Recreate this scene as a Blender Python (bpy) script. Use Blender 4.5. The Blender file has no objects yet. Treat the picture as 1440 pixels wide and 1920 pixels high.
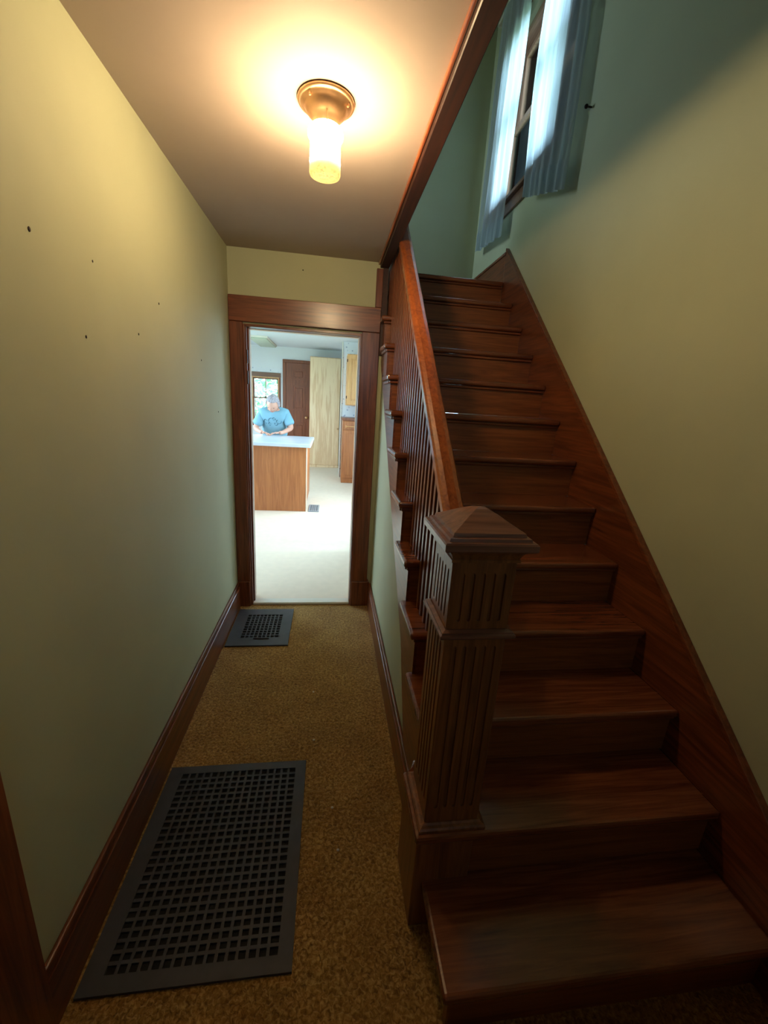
import bpy, bmesh, math, random
from mathutils import Vector, Matrix
random.seed(7)
scene = bpy.context.scene
C = scene.collection
PI = math.pi

# ------------------------------------------------------------------ camera
cam_d = bpy.data.cameras.new('camera'); cam = bpy.data.objects.new('camera', cam_d); C.objects.link(cam)
cam_d.sensor_fit = 'HORIZONTAL'; cam_d.sensor_width = 36.0; cam_d.lens = 19.1256
cam_d.clip_start = 0.02; cam_d.clip_end = 200
Fv = Vector((0.13610176, 0.95611345, -0.2594675)); Rv = Vector((0.99037534, -0.12465732, 0.06014351)); Uv = Vector((-0.02515949, 0.26515585, 0.96387726))
cam.matrix_world = Matrix(((Rv.x, Uv.x, -Fv.x, 0.65392), (Rv.y, Uv.y, -Fv.y, 0.10385), (Rv.z, Uv.z, -Fv.z, 1.55817), (0, 0, 0, 1)))
scene.camera = cam

# ------------------------------------------------------------------ world, daylight, exposure
world = bpy.data.worlds.new('sky'); scene.world = world; world.use_nodes = True
bgn = world.node_tree.nodes['Background']
bgn.inputs['Color'].default_value = (0.60, 0.84, 1.0, 1); bgn.inputs['Strength'].default_value = 5.3
LAMP_STRENGTH = 96.0


def portal(name, loc, rot, sx, sy):
    l = bpy.data.lights.new(name, 'AREA'); l.shape = 'RECTANGLE'; l.size = sx; l.size_y = sy; l.cycles.is_portal = True
    o = bpy.data.objects.new(name, l); C.objects.link(o); o.location = loc; o.rotation_euler = rot
    return o


portal('stair_window_portal', (2.10, 3.27, 3.59), (0, PI / 2, 0), 1.10, 1.10)
portal('kitchen_window_portal', (-0.83, 10.27, 1.47), (-PI / 2, 0, 0), 0.70, 1.05)
portal('kitchen_side_portal', (-2.52, 6.40, 1.50), (0, -PI / 2, 0), 1.70, 3.0)
portal('kitchen_dining_portal', (1.77, 5.60, 1.50), (0, PI / 2, 0), 1.70, 2.0)
portal('added_transom_portal', (0.875, -1.72, 2.22), (PI / 2, 0, 0), 0.85, 0.22)  # daylight through the unseen transom added behind the camera
portal('upper_hall_portal', (-0.62, 3.91, 3.55), (0, -PI / 2, 0), 1.00, 0.42)
vs = scene.view_settings
vs.view_transform = 'Standard'; vs.look = 'None'; vs.exposure = 1.58; vs.gamma = 1.0; vs.use_curve_mapping = False
scene.cycles.max_bounces = 10; scene.cycles.diffuse_bounces = 5; scene.cycles.transparent_max_bounces = 12
scene.cycles.sample_clamp_indirect = 6.0; scene.cycles.caustics_reflective = False; scene.cycles.caustics_refractive = False

# ------------------------------------------------------------------ materials
def lin(r, g, b):
    f = lambda c: (c / 255 / 12.92) if c / 255 <= 0.04045 else ((c / 255 + 0.055) / 1.055) ** 2.4
    return (f(r), f(g), f(b), 1.0)


def newmat(name):
    m = bpy.data.materials.new(name); m.use_nodes = True
    nt = m.node_tree
    return m, nt, nt.nodes['Principled BSDF']


def coords(nt, scale, rnd=True):
    tc = nt.nodes.new('ShaderNodeTexCoord'); mp = nt.nodes.new('ShaderNodeMapping')
    mp.inputs['Scale'].default_value = scale
    if rnd:
        oi = nt.nodes.new('ShaderNodeObjectInfo'); mul = nt.nodes.new('ShaderNodeMath'); mul.operation = 'MULTIPLY'; mul.inputs[1].default_value = 37.0
        nt.links.new(oi.outputs['Random'], mul.inputs[0])
        add = nt.nodes.new('ShaderNodeVectorMath'); add.operation = 'ADD'
        nt.links.new(tc.outputs['Object'], add.inputs[0]); nt.links.new(mul.outputs[0], add.inputs[1])
        nt.links.new(add.outputs[0], mp.inputs['Vector'])
    else:
        nt.links.new(tc.outputs['Object'], mp.inputs['Vector'])
    return mp


def ramp(nt, fac, stops):
    r = nt.nodes.new('ShaderNodeValToRGB'); nt.links.new(fac, r.inputs[0])
    e = r.color_ramp.elements
    while len(e) < len(stops): e.new(0.5)
    for k, (p, c) in enumerate(stops): e[k].position = p; e[k].color = c
    return r


def bump(nt, bsdf, height, strength, dist):
    b = nt.nodes.new('ShaderNodeBump'); b.inputs['Strength'].default_value = strength; b.inputs['Distance'].default_value = dist
    nt.links.new(height, b.inputs['Height']); nt.links.new(b.outputs[0], bsdf.inputs['Normal'])


def wood(name, dark, light, axis='X', rough=0.32, grain=1.0, coat=0.25, spec=0.5, wavy=False):
    m, nt, b = newmat(name)
    s = {'X': (1.2, 22, 22), 'Y': (22, 1.2, 22), 'Z': (22, 22, 1.2)}[axis]
    mp = coords(nt, tuple(v * grain for v in s))
    n1 = nt.nodes.new('ShaderNodeTexNoise'); n1.inputs['Scale'].default_value = 2.2; n1.inputs['Detail'].default_value = 7; n1.inputs['Roughness'].default_value = 0.62; n1.inputs['Distortion'].default_value = 0.9
    nt.links.new(mp.outputs[0], n1.inputs['Vector'])
    fac = n1.outputs[0]
    if wavy:
        mp2 = coords(nt, {'X': (0.55, 6, 6), 'Y': (6, .55, 6), 'Z': (6, 6, .55)}[axis])
        w = nt.nodes.new('ShaderNodeTexWave'); w.wave_type = 'RINGS'; w.inputs['Scale'].default_value = 2.6; w.inputs['Distortion'].default_value = 6.0; w.inputs['Detail'].default_value = 3; w.inputs['Detail Scale'].default_value = 1.2
        nt.links.new(mp2.outputs[0], w.inputs['Vector'])
        mx = nt.nodes.new('ShaderNodeMath'); mx.operation = 'MULTIPLY_ADD'; mx.inputs[1].default_value = 0.45
        mh = nt.nodes.new('ShaderNodeMath'); mh.operation = 'MULTIPLY'; mh.inputs[1].default_value = 0.6
        nt.links.new(n1.outputs[0], mh.inputs[0]); nt.links.new(w.outputs['Fac'], mx.inputs[0]); nt.links.new(mh.outputs[0], mx.inputs[2])
        fac = mx.outputs[0]
    r = ramp(nt, fac, [(0.3, dark), (0.7, light)])
    nt.links.new(r.outputs[0], b.inputs['Base Color'])
    b.inputs['Roughness'].default_value = rough; b.inputs['Coat Weight'].default_value = coat; b.inputs['Coat Roughness'].default_value = 0.22
    b.inputs['Specular IOR Level'].default_value = spec
    bump(nt, b, n1.outputs[0], 0.12, 0.003)
    return m


def plain(name, col, rough=0.5, metal=0.0, noise=0.0, nscale=8.0, bumpd=0.0, bscale=60.0, spec=0.5):
    m, nt, b = newmat(name)
    b.inputs['Roughness'].default_value = rough; b.inputs['Metallic'].default_value = metal; b.inputs['Specular IOR Level'].default_value = spec
    mp = coords(nt, (1, 1, 1), rnd=False)
    n = nt.nodes.new('ShaderNodeTexNoise'); n.inputs['Scale'].default_value = nscale; n.inputs['Detail'].default_value = 5
    nt.links.new(mp.outputs[0], n.inputs['Vector'])
    lo = tuple(c * (1 - noise) for c in col[:3]) + (1,); hi = tuple(min(1, c * (1 + noise)) for c in col[:3]) + (1,)
    r = ramp(nt, n.outputs[0], [(0.3, lo), (0.7, hi)])
    nt.links.new(r.outputs[0], b.inputs['Base Color'])
    if bumpd:
        n2 = nt.nodes.new('ShaderNodeTexNoise'); n2.inputs['Scale'].default_value = bscale; n2.inputs['Detail'].default_value = 4
        nt.links.new(mp.outputs[0], n2.inputs['Vector']); bump(nt, b, n2.outputs[0], 0.5, bumpd)
    return m


DK = lin(78, 34, 16); LT = lin(140, 76, 42)
M = {}
for ax in 'XYZ': M['wood' + ax] = wood('stained_wood_' + ax, DK, LT, ax)
M['railwood'] = wood('rail_wood', lin(112, 48, 18), lin(176, 96, 46), 'Y', rough=0.28, coat=0.4)
M['trimwood'] = wood('dark_trim_wood', lin(36, 15, 8), lin(68, 32, 18), 'Y', rough=0.6, coat=0.05)
M['newel'] = wood('newel_wood', lin(94, 50, 22), lin(150, 92, 48), 'Z', rough=0.38)
M['capwood'] = wood('cap_wood', lin(84, 48, 34), lin(142, 96, 74), 'X', rough=0.3, coat=0.4)
M['tread'] = wood('tread_wood', lin(86, 40, 22), lin(140, 78, 46), 'X', rough=0.27, coat=0.45)
M['riser'] = wood('riser_wood', lin(104, 52, 22), lin(152, 88, 44), 'X', rough=0.42, coat=0.1)
M['wall'] = plain('green_wall_paint', lin(187, 189, 156), 0.62, noise=0.05, nscale=2.2, bumpd=0.0015, bscale=18, spec=0.35)
M['ceil'] = plain('ceiling_plaster', lin(178, 161, 150), 0.75, noise=0.04, nscale=3, bumpd=0.004, bscale=7, spec=0.3)
M['kwall'] = plain('pale_kitchen_wall', lin(226, 228, 232), 0.7, noise=0.02, nscale=3)
M['kceil'] = plain('white_kitchen_ceiling', lin(228, 234, 244), 0.8, noise=0.01)
M['kfloor'] = plain('cream_vinyl', lin(232, 214, 194), 0.42, noise=0.035, nscale=14)
M['white'] = plain('white_paint', lin(228, 222, 212), 0.5, noise=0.02)
M['cream'] = plain('cream_paint', lin(226, 200, 176), 0.55, noise=0.03)
M['counter'] = plain('white_laminate', lin(206, 212, 224), 0.22, noise=0.03, nscale=5)
M['reg'] = plain('grey_enamel', lin(66, 63, 66), 0.55, metal=0.15, noise=0.12, nscale=20)
M['reglight'] = plain('pale_grey_enamel', lin(150, 150, 154), 0.5, metal=0.1, noise=0.06, nscale=20)
M['black'] = plain('black_cavity', lin(12, 10, 9), 0.8)
M['iron'] = plain('dark_iron', lin(46, 34, 30), 0.5, metal=0.6, noise=0.1)
M['brass'] = plain('aged_brass', lin(206, 164, 122), 0.4, metal=0.85, noise=0.12, nscale=30)
M['oakP'] = wood('pale_oak', lin(224, 184, 142), lin(242, 212, 172), 'Z', rough=0.5, coat=0.05, wavy=True, grain=2.0)
M['oakI'] = wood('orange_oak', lin(150, 84, 42), lin(188, 118, 66), 'Z', rough=0.45, coat=0.1, grain=0.7)
M['oakC'] = wood('honey_oak', lin(190, 130, 72), lin(226, 174, 112), 'Z', rough=0.4, coat=0.2)
M['doorwood'] = wood('dark_door_wood', lin(98, 48, 26), lin(140, 78, 46), 'Z', rough=0.4)
M['winwood'] = wood('window_wood', lin(172, 122, 96), lin(214, 170, 146), 'Z', rough=0.45)
M['winwoodY'] = wood('window_wood_rail', lin(150, 104, 80), lin(196, 152, 128), 'Y', rough=0.45)
M['wincase'] = wood('window_casing_wood', lin(96, 60, 40), lin(136, 92, 64), 'X', rough=0.4)

# carpet: golden loop pile
m, nt, b = newmat('golden_carpet'); mp = coords(nt, (1, 1, 1), rnd=False)
n1 = nt.nodes.new('ShaderNodeTexNoise'); n1.inputs['Scale'].default_value = 95; n1.inputs['Detail'].default_value = 3; n1.inputs['Distortion'].default_value = 0.8
n2 = nt.nodes.new('ShaderNodeTexNoise'); n2.inputs['Scale'].default_value = 5; n2.inputs['Detail'].default_value = 4
for n in (n1, n2): nt.links.new(mp.outputs[0], n.inputs['Vector'])
r1 = ramp(nt, n1.outputs[0], [(0.30, lin(126, 90, 38)), (0.5, lin(172, 131, 68)), (0.70, lin(214, 174, 104))])
r2 = ramp(nt, n2.outputs[0], [(0.3, lin(225, 215, 205)), (0.7, lin(255, 255, 255))])
mx = nt.nodes.new('ShaderNodeMix'); mx.data_type = 'RGBA'; mx.blend_type = 'MULTIPLY'; mx.inputs[0].default_value = 1.0
nt.links.new(r1.outputs[0], mx.inputs[6]); nt.links.new(r2.outputs[0], mx.inputs[7]); nt.links.new(mx.outputs[2], b.inputs['Base Color'])
b.inputs['Roughness'].default_value = 0.95; b.inputs['Specular IOR Level'].default_value = 0.1
b.inputs['Sheen Weight'].default_value = 0.2
bump(nt, b, n1.outputs[0], 0.9, 0.008); M['carpet'] = m

# floral wallpaper (kitchen): small scattered motifs on off-white
m, nt, b = newmat('floral_wallpaper'); mp = coords(nt, (1, 1, 1), rnd=False)
v = nt.nodes.new('ShaderNodeTexVoronoi'); v.inputs['Scale'].default_value = 14; nt.links.new(mp.outputs[0], v.inputs['Vector'])
r = ramp(nt, v.outputs['Distance'], [(0.10, lin(150, 152, 176)), (0.2, lin(206, 210, 222)), (0.28, lin(226, 228, 234))])
nt.links.new(r.outputs[0], b.inputs['Base Color']); b.inputs['Roughness'].default_value = 0.7; M['paper'] = m

# glass pane
m = bpy.data.materials.new('window_glass'); m.use_nodes = True; nt = m.node_tree; nt.nodes.clear()
out = nt.nodes.new('ShaderNodeOutputMaterial'); mixs = nt.nodes.new('ShaderNodeMixShader'); tr = nt.nodes.new('ShaderNodeBsdfTransparent'); gl = nt.nodes.new('ShaderNodeBsdfGlossy')
gl.inputs['Roughness'].default_value = 0.02; tr.inputs['Color'].default_value = (0.94, 0.97, 0.96, 1)
lw = nt.nodes.new('ShaderNodeFresnel'); lw.inputs['IOR'].default_value = 1.45
nt.links.new(lw.outputs[0], mixs.inputs[0]); nt.links.new(tr.outputs[0], mixs.inputs[1]); nt.links.new(gl.outputs[0], mixs.inputs[2]); nt.links.new(mixs.outputs[0], out.inputs[0]); M['glass'] = m

# sheer curtain cloth
m = bpy.data.materials.new('sheer_curtain'); m.use_nodes = True; nt = m.node_tree; nt.nodes.clear()
out = nt.nodes.new('ShaderNodeOutputMaterial'); a1 = nt.nodes.new('ShaderNodeMixShader'); a2 = nt.nodes.new('ShaderNodeMixShader')
df = nt.nodes.new('ShaderNodeBsdfDiffuse'); df.inputs[0].default_value = (0.78, 0.82, 0.84, 1)
tl = nt.nodes.new('ShaderNodeBsdfTranslucent'); tl.inputs[0].default_value = (0.58, 0.68, 0.76, 1)
tr = nt.nodes.new('ShaderNodeBsdfTransparent')
mp = coords(nt, (1, 60, 3), rnd=False); n = nt.nodes.new('ShaderNodeTexNoise'); n.inputs['Scale'].default_value = 1.0; n.inputs['Detail'].default_value = 3; nt.links.new(mp.outputs[0], n.inputs['Vector'])
rr = ramp(nt, n.outputs[0], [(0.3, (0.04, 0.04, 0.04, 1)), (0.7, (0.28, 0.28, 0.28, 1))])
a1.inputs[0].default_value = 0.75
nt.links.new(df.outputs[0], a1.inputs[1]); nt.links.new(tl.outputs[0], a1.inputs[2])
nt.links.new(rr.outputs[0], a2.inputs[0]); nt.links.new(a1.outputs[0], a2.inputs[1]); nt.links.new(tr.outputs[0], a2.inputs[2]); nt.links.new(a2.outputs[0], out.inputs[0]); M['sheer'] = m


def emis(name, col, strength, mottled=False):
    m = bpy.data.materials.new(name); m.use_nodes = True; nt = m.node_tree; b = nt.nodes['Principled BSDF']
    b.inputs['Base Color'].default_value = (0.8, 0.75, 0.6, 1); b.inputs['Emission Color'].default_value = col; b.inputs['Emission Strength'].default_value = strength
    b.inputs['Roughness'].default_value = 0.3
    if mottled:
        mp = coords(nt, (1, 1, 1), rnd=False); n = nt.nodes.new('ShaderNodeTexNoise'); n.inputs['Scale'].default_value = 90; n.inputs['Detail'].default_value = 3; n.inputs['Distortion'].default_value = 2
        nt.links.new(mp.outputs[0], n.inputs['Vector'])
        r = ramp(nt, n.outputs[0], [(0.38, tuple(c * 0.55 for c in col[:3]) + (1,)), (0.55, col)]); nt.links.new(r.outputs[0], b.inputs['Emission Color'])
    return m


M['shade'] = emis('lit_frosted_glass', (1.0, 0.735, 0.40, 1), LAMP_STRENGTH * .14)
M['shade_mid'] = emis('lit_frosted_glass_lower', (1.0, 0.735, 0.40, 1), LAMP_STRENGTH * 1.05)
M['shade_low'] = emis('lit_pressed_glass', (1.0, 0.62, 0.16, 1), 0.6, mottled=True)
M['skin'] = plain('skin', lin(202, 150, 130), 0.5, noise=0.05, nscale=20)
M['hair'] = plain('grey_hair', lin(158, 148, 154), 0.6, noise=0.25, nscale=40, bumpd=0.01, bscale=70)
M['shirt'] = plain('blue_tshirt', lin(118, 160, 178), 0.85, noise=0.10, nscale=6, bumpd=0.006, bscale=14)
M['print'] = plain('shirt_print', lin(58, 92, 112), 0.85, noise=0.5, nscale=30)
M['jeans'] = plain('grey_trousers', lin(90, 96, 110), 0.9, noise=0.1)
M['leaf'] = plain('green_leaf', lin(100, 160, 110), 0.6, noise=0.35, nscale=3)
M['bark'] = plain('tree_bark', lin(92, 76, 60), 0.9, noise=0.3)
M['grass'] = plain('lawn', lin(150, 162, 128), 0.9, noise=0.2, nscale=2)
M['diff'] = plain('light_diffuser', lin(196, 204, 186), 0.4, noise=0.03)
M['eye'] = plain('dark_eye', lin(50, 40, 38), 0.4)
M['lip'] = plain('lip', lin(186, 120, 112), 0.5)

# ------------------------------------------------------------------ helpers
def finish(name, bm, mat, parent=None, smooth=False, loc=None):
    bmesh.ops.recalc_face_normals(bm, faces=bm.faces)
    me = bpy.data.meshes.new(name); bm.to_mesh(me); bm.free()
    me.materials.append(M[mat] if isinstance(mat, str) else mat)
    if smooth:
        for p in me.polygons: p.use_smooth = True
    o = bpy.data.objects.new(name, me); C.objects.link(o)
    if loc is not None: o.location = loc
    if parent is not None: attach(o, parent)
    return o


def wloc(o):
    v = o.location.copy()
    while o.parent is not None:
        o = o.parent; v = o.location.copy() if o.parent is None else o.location.copy()
    return v


def attach(o, parent):
    # parents here only carry translations, children keep world coordinates
    o.parent = parent
    t = Vector((0, 0, 0)); q = parent
    while q is not None:
        if q.get('_abs'): t = Vector(q['_abs']); break
        t = t + q.location; q = q.parent
        break
    o.matrix_parent_inverse = Matrix.Translation(-t)


def empty(name, loc, label, cat, group=None, kind=None):
    o = bpy.data.objects.new(name, None); C.objects.link(o); o.location = loc; o.empty_display_size = 0.1
    return tag(o, label, cat, group, kind)


def tag(o, label, cat=None, group=None, kind=None):
    o['label'] = label
    if cat: o['category'] = cat
    if group: o['group'] = group
    if kind: o['kind'] = kind
    return o


def struct(o, label, cat): return tag(o, label, cat, kind='structure')


def bxm(bm, x0, x1, y0, y1, z0, z1, bev=0.0, seg=1):
    r = bmesh.ops.create_cube(bm, size=1.0)
    vsn = r['verts']
    for v in vsn:
        v.co = Vector(((x0 + x1) / 2 + v.co.x * (x1 - x0), (y0 + y1) / 2 + v.co.y * (y1 - y0), (z0 + z1) / 2 + v.co.z * (z1 - z0)))
    if bev > 0:
        es = list({e for v in vsn for e in v.link_edges})
        bmesh.ops.bevel(bm, geom=es, offset=bev, segments=seg, profile=0.5, affect='EDGES')


def box(name, x0, x1, y0, y1, z0, z1, mat, parent=None, bev=0.0, seg=1):
    bm = bmesh.new(); bxm(bm, x0, x1, y0, y1, z0, z1, bev, seg)
    return finish(name, bm, mat, parent)


def boxes(name, lst, mat, parent=None, bev=0.0):
    bm = bmesh.new()
    for b_ in lst: bxm(bm, *b_, bev)
    return finish(name, bm, mat, parent)


def extrude_poly(name, pts, axis, a0, a1, mat, parent=None, bev=0.0):
    """pts: 2D polygon in the plane normal to axis ('X': (y,z), 'Y': (x,z), 'Z': (x,y))."""
    bm = bmesh.new()
    mk = {'X': lambda p, a: (a, p[0], p[1]), 'Y': lambda p, a: (p[0], a, p[1]), 'Z': lambda p, a: (p[0], p[1], a)}[axis]
    A = [bm.verts.new(mk(p, a0)) for p in pts]; B = [bm.verts.new(mk(p, a1)) for p in pts]
    bm.faces.new(A); bm.faces.new(list(reversed(B)))
    for i in range(len(pts)):
        j = (i + 1) % len(pts); bm.faces.new((A[i], B[i], B[j], A[j]))
    if bev: bmesh.ops.bevel(bm, geom=list(bm.edges), offset=bev, segments=2, profile=0.5, affect='EDGES')
    return finish(name, bm, mat, parent)


def lathe(name, prof, mat, parent, cx, cy, n=40, smooth=True):
    bm = bmesh.new(); rings = []
    for r, z in prof:
        rings.append([bm.verts.new((cx + r * math.cos(2 * PI * k / n), cy + r * math.sin(2 * PI * k / n), z)) for k in range(n)])
    for a, b_ in zip(rings, rings[1:]):
        for k in range(n): bm.faces.new((a[k], a[(k + 1) % n], b_[(k + 1) % n], b_[k]))
    if prof[0][0] > 1e-4: bm.faces.new(rings[0])
    if prof[-1][0] > 1e-4: bm.faces.new(rings[-1])
    return finish(name, bm, mat, parent, smooth)


def ball(name, c, r, mat, parent, sx=1, sy=1, sz=1, seg=16):
    bm = bmesh.new(); bmesh.ops.create_uvsphere(bm, u_segments=seg, v_segments=max(6, seg // 2 + 2), radius=r)
    for v in bm.verts: v.co = Vector((c[0] + v.co.x * sx, c[1] + v.co.y * sy, c[2] + v.co.z * sz))
    return finish(name, bm, mat, parent, True)


def wall_holes(name, plane, at, thick, u0, u1, v0, v1, holes, mat, parent=None):
    """wall slab normal to plane axis with rectangular holes (u0,u1,v0,v1); built from cells."""
    us = sorted({u0, u1, *[h[0] for h in holes], *[h[1] for h in holes]}); vz = sorted({v0, v1, *[h[2] for h in holes], *[h[3] for h in holes]})
    bm = bmesh.new()
    for a, b_ in zip(us, us[1:]):
        for c, d in zip(vz, vz[1:]):
            mu, mv = (a + b_) / 2, (c + d) / 2
            if any(h[0] < mu < h[1] and h[2] < mv < h[3] for h in holes): continue
            if plane == 'X': bxm(bm, at, at + thick, a, b_, c, d)
            else: bxm(bm, a, b_, at, at + thick, c, d)
    bmesh.ops.remove_doubles(bm, verts=bm.verts, dist=1e-5)
    # drop the inner faces shared by two cells
    seen = {}
    for f in list(bm.faces): seen.setdefault(tuple(sorted(v.index for v in f.verts)), []).append(f)
    bm.verts.index_update()
    seen = {}
    for f in list(bm.faces): seen.setdefault(tuple(sorted(v.index for v in f.verts)), []).append(f)
    dead = [f for fs in seen.values() if len(fs) > 1 for f in fs]
    bmesh.ops.delete(bm, geom=dead, context='FACES')
    return finish(name, bm, mat, parent)


# ------------------------------------------------------------------ dimensions (metres)
W = 1.007; D = 3.032; H = 2.42; XS = 1.9025; XW = 1.925; Y0 = 0.511; RUN = 0.217; RISE = 0.19; NS = 13
YB = 4.20; ZL = RISE * NS; KZ = 2.62; KY = 10.1; TOP = 5.1
nose = lambda i: Y0 + RUN * i
nz = lambda y: RISE * (y - Y0) / RUN

# ------------------------------------------------------------------ the setting
struct(box('floor', 0, XW, -1.6, D + .02, -0.10, 0, 'carpet'), 'golden brown looped carpet on the hallway floor', 'carpet')
kf = struct(box('floor_kitchen', -2.4, 1.65, D + .02, KY, -0.10, 0.012, 'kfloor'), 'pale cream vinyl floor of the bright kitchen', 'floor')
wl = struct(box('wall_left', -0.12, 0, -1.6, D, 0, H, 'wall'), 'yellow green painted plaster wall left of the hallway', 'wall')
for k, (y, z, s) in enumerate([(1.202, 1.872, .006), (1.449, 1.881, .004), (1.895, 1.866, .005), (1.373, 1.679, .0045), (1.697, 1.731, .0045), (2.396, 1.707, .005), (2.677, 1.445, .005)]):
    ball('nail_hole', (0.0008, y, z), s * .68, 'iron', wl, .4, 1, 1.35, 8)
wf = struct(wall_holes('wall_far', 'Y', D, 0.13, 0, W, 0, H, [(0.088, 0.85, 0, 1.99)], 'wall'), 'yellow green wall around the kitchen doorway', 'wall')
ball('nail_hole', (0.46, D - .0005, 2.33), .004, 'iron', wf, 1, .4, 1, 8)
struct(wall_holes('wall_right', 'X', XW, 0.16, -1.6, YB, 0, TOP, [(2.74, 3.80, 3.06, 4.13)], 'wall'), 'tall green wall beside the staircase with the window', 'wall')
struct(box('wall_landing', -0.5, XW, YB, YB + .12, 2.45, TOP, 'wall'), 'green wall at the back of the stair landing', 'wall')
struct(wall_holes('wall_upper_left', 'X', -0.62, 0.12, -1.6, YB + .12, 2.66, TOP, [(3.70, 4.12, 3.05, 4.05)], 'wall'), 'green wall of the upper hall seen past the landing', 'wall')
struct(box('wall_upper_near', -0.5, XW, -1.72, -1.6, 2.66, TOP, 'wall'), 'green wall closing the upper hall', 'wall')
struct(box('ceiling_upper', -0.62, XW + .16, -1.72, YB + .12, TOP, TOP + .1, 'ceil'), 'plaster ceiling high above the stairwell', 'ceiling')
struct(wall_holes('wall_near', 'Y', -1.72, 0.12, -.12, XW + .16, 0, H, [(0.45, 1.30, 2.11, 2.33)], 'wall'), 'green wall behind the hallway entry', 'wall')
ce = struct(box('ceiling', -0.5, 0.985, -1.6, D + .13, H, 2.64, 'ceil'), 'worn cream plaster ceiling over the hallway', 'ceiling')
struct(box('ceiling_entry', 0.985, XW, -1.6, 0.25, H, 2.64, 'ceil'), 'cream plaster ceiling over the foot of the stairs', 'ceiling')
# ceiling joint lines where plaster panels meet
# stairwell edge board with its small bead
t1 = struct(boxes('trim_1', [(0.948, 1.004, 0.25, D - .001, H - .032, H + .0), (0.985, 1.004, 0.25, D + .13, H, 2.68)], 'trimwood', bev=0.003), 'dark wooden board along the stairwell edge of the ceiling', 'trim')
box('bead', 0.936, 0.9475, 0.25, D - .001, H - .016, H - .0005, 'railwood', t1, .004, 2)
# door casing
dr = struct(box('door_1', 0.088, 0.104, D - .004, D + .075, 0.0, 1.985, 'woodZ', bev=.002), 'stained wooden frame of the doorway to the kitchen', 'door frame')
box('jamb', 0.834, 0.850, D - .004, D + .075, 0, 1.985, 'woodZ', dr, .002)
box('jamb', 0.088, 0.850, D - .004, D + .075, 1.974, 1.99, 'woodX', dr, .002)
box('jamb_kitchen_edge', 0.088, 0.108, D + .076, D + .135, 0.012, 1.98, 'cream', dr, .002)
box('jamb_kitchen_edge', 0.832, 0.850, D + .076, D + .135, 0.012, 1.98, 'cream', dr, .002)
box('jamb_kitchen_edge', 0.108, 0.832, D + .076, D + .135, 1.972, 1.98, 'cream', dr, .001)
box('door_stop', 0.104, 0.114, D + .03, D + .074, 0, 1.972, 'woodZ', dr, .003)
box('casing', 0.002, 0.086, D - .022, D - .0005, 0.205, 1.998, 'woodZ', dr, .003)
box('casing', 0.848, 0.966, D - .022, D - .0005, 0.205, 1.998, 'woodZ', dr, .003)
box('casing_bead', 0.838, 0.852, D - .012, D + .01, 0.0, 1.985, 'woodZ', dr, .004, 2)
box('casing_bead', 0.084, 0.094, D - .014, D + .01, 0.0, 1.985, 'woodZ', dr, .004, 2)
box('plinth_block', 0.002, 0.088, D - .027, D - .0005, 0.001, 0.204, 'woodZ', dr, .003)
box('plinth_block', 0.846, 0.984, D - .027, D - .0005, 0.001, 0.204, 'woodZ', dr, .003)
box('head_casing', 0.002, 0.966, D - .026, D - .0005, 1.999, 2.150, 'woodX', dr, .003)
box('corner_board', 0.926, 0.968, D - .024, D - .0005, 2.151, H - .04, 'woodZ', dr, .003)
box('gap_shade_strip', 0.9685, W - .003, D - .012, D - .0005, 1.86, H - .033, 'trimwood', dr, .001)  # dark strip put in for the shadow gap beside the stairs
box('threshold', 0.104, 0.834, D - .004, D + .07, 0.001, 0.020, 'white', dr, .004)
for z in (1.62, 1.75): box('hinge', 0.100, 0.108, D + .0, D + .03, z, z + .085, 'iron', dr, .001)
# baseboards
bl = struct(box('baseboard_left', 0.0, 0.018, 0.84, D - .028, 0.001, 0.165, 'woodY', bev=.002), 'dark wooden baseboard along the left hallway wall', 'baseboard')
box('cap_moulding', 0.0, 0.014, 0.84, D - .028, 0.1655, 0.198, 'woodY', bl, .005, 2)
br = struct(box('baseboard_right', W - .03, W - .011, 1.165, D - .028, 0.001, 0.165, 'woodY', bev=.002), 'dark wooden baseboard under the staircase wall', 'baseboard')
box('cap_moulding', W - .026, W - .011, 1.165, D - .028, 0.1655, 0.20, 'woodY', br, .005, 2)
box('end_piece', 0.968, W - .032, D - .02, D - .0005, 0.2045, 0.222, 'woodX', br, .003)
w4 = struct(boxes('added_transom', [(.4505, .48, -1.70, -1.62, 2.111, 2.329), (1.27, 1.2995, -1.70, -1.62, 2.111, 2.329), (.48, 1.27, -1.70, -1.62, 2.111, 2.122), (.48, 1.27, -1.70, -1.62, 2.318, 2.329)], 'woodX'), 'narrow unseen transom window added behind the hallway for daylight', 'window')  # unseen transom, added to bring cool daylight in from behind
box('pane', .48, 1.27, -1.665, -1.66, 2.122, 2.318, 'glass', w4)
d4 = struct(box('unseen_door', .45, 1.30, -1.599, -1.56, .004, 2.10, 'doorwood', bev=.003), 'unseen dark front door added at the near end of the hallway', 'door')  # unseen dark door, added to cut bounce onto the foreground
# doorway on the left, near the camera
d2 = struct(box('door_2', 0.0005, 0.024, 0.715, 0.838, 0.001, 2.08, 'woodZ', bev=.003), 'dark wooden casing of the near door on the left wall', 'door frame')
box('head_casing', 0.0005, 0.026, -0.36, 0.838, 2.081, 2.21, 'woodY', d2, .003)
box('casing', 0.0005, 0.024, -0.36, -0.24, 0.001, 2.08, 'woodZ', d2, .003)
box('door_leaf', 0.0005, 0.012, -0.239, 0.714, 0.006, 2.08, 'doorwood', d2, .002)
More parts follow.
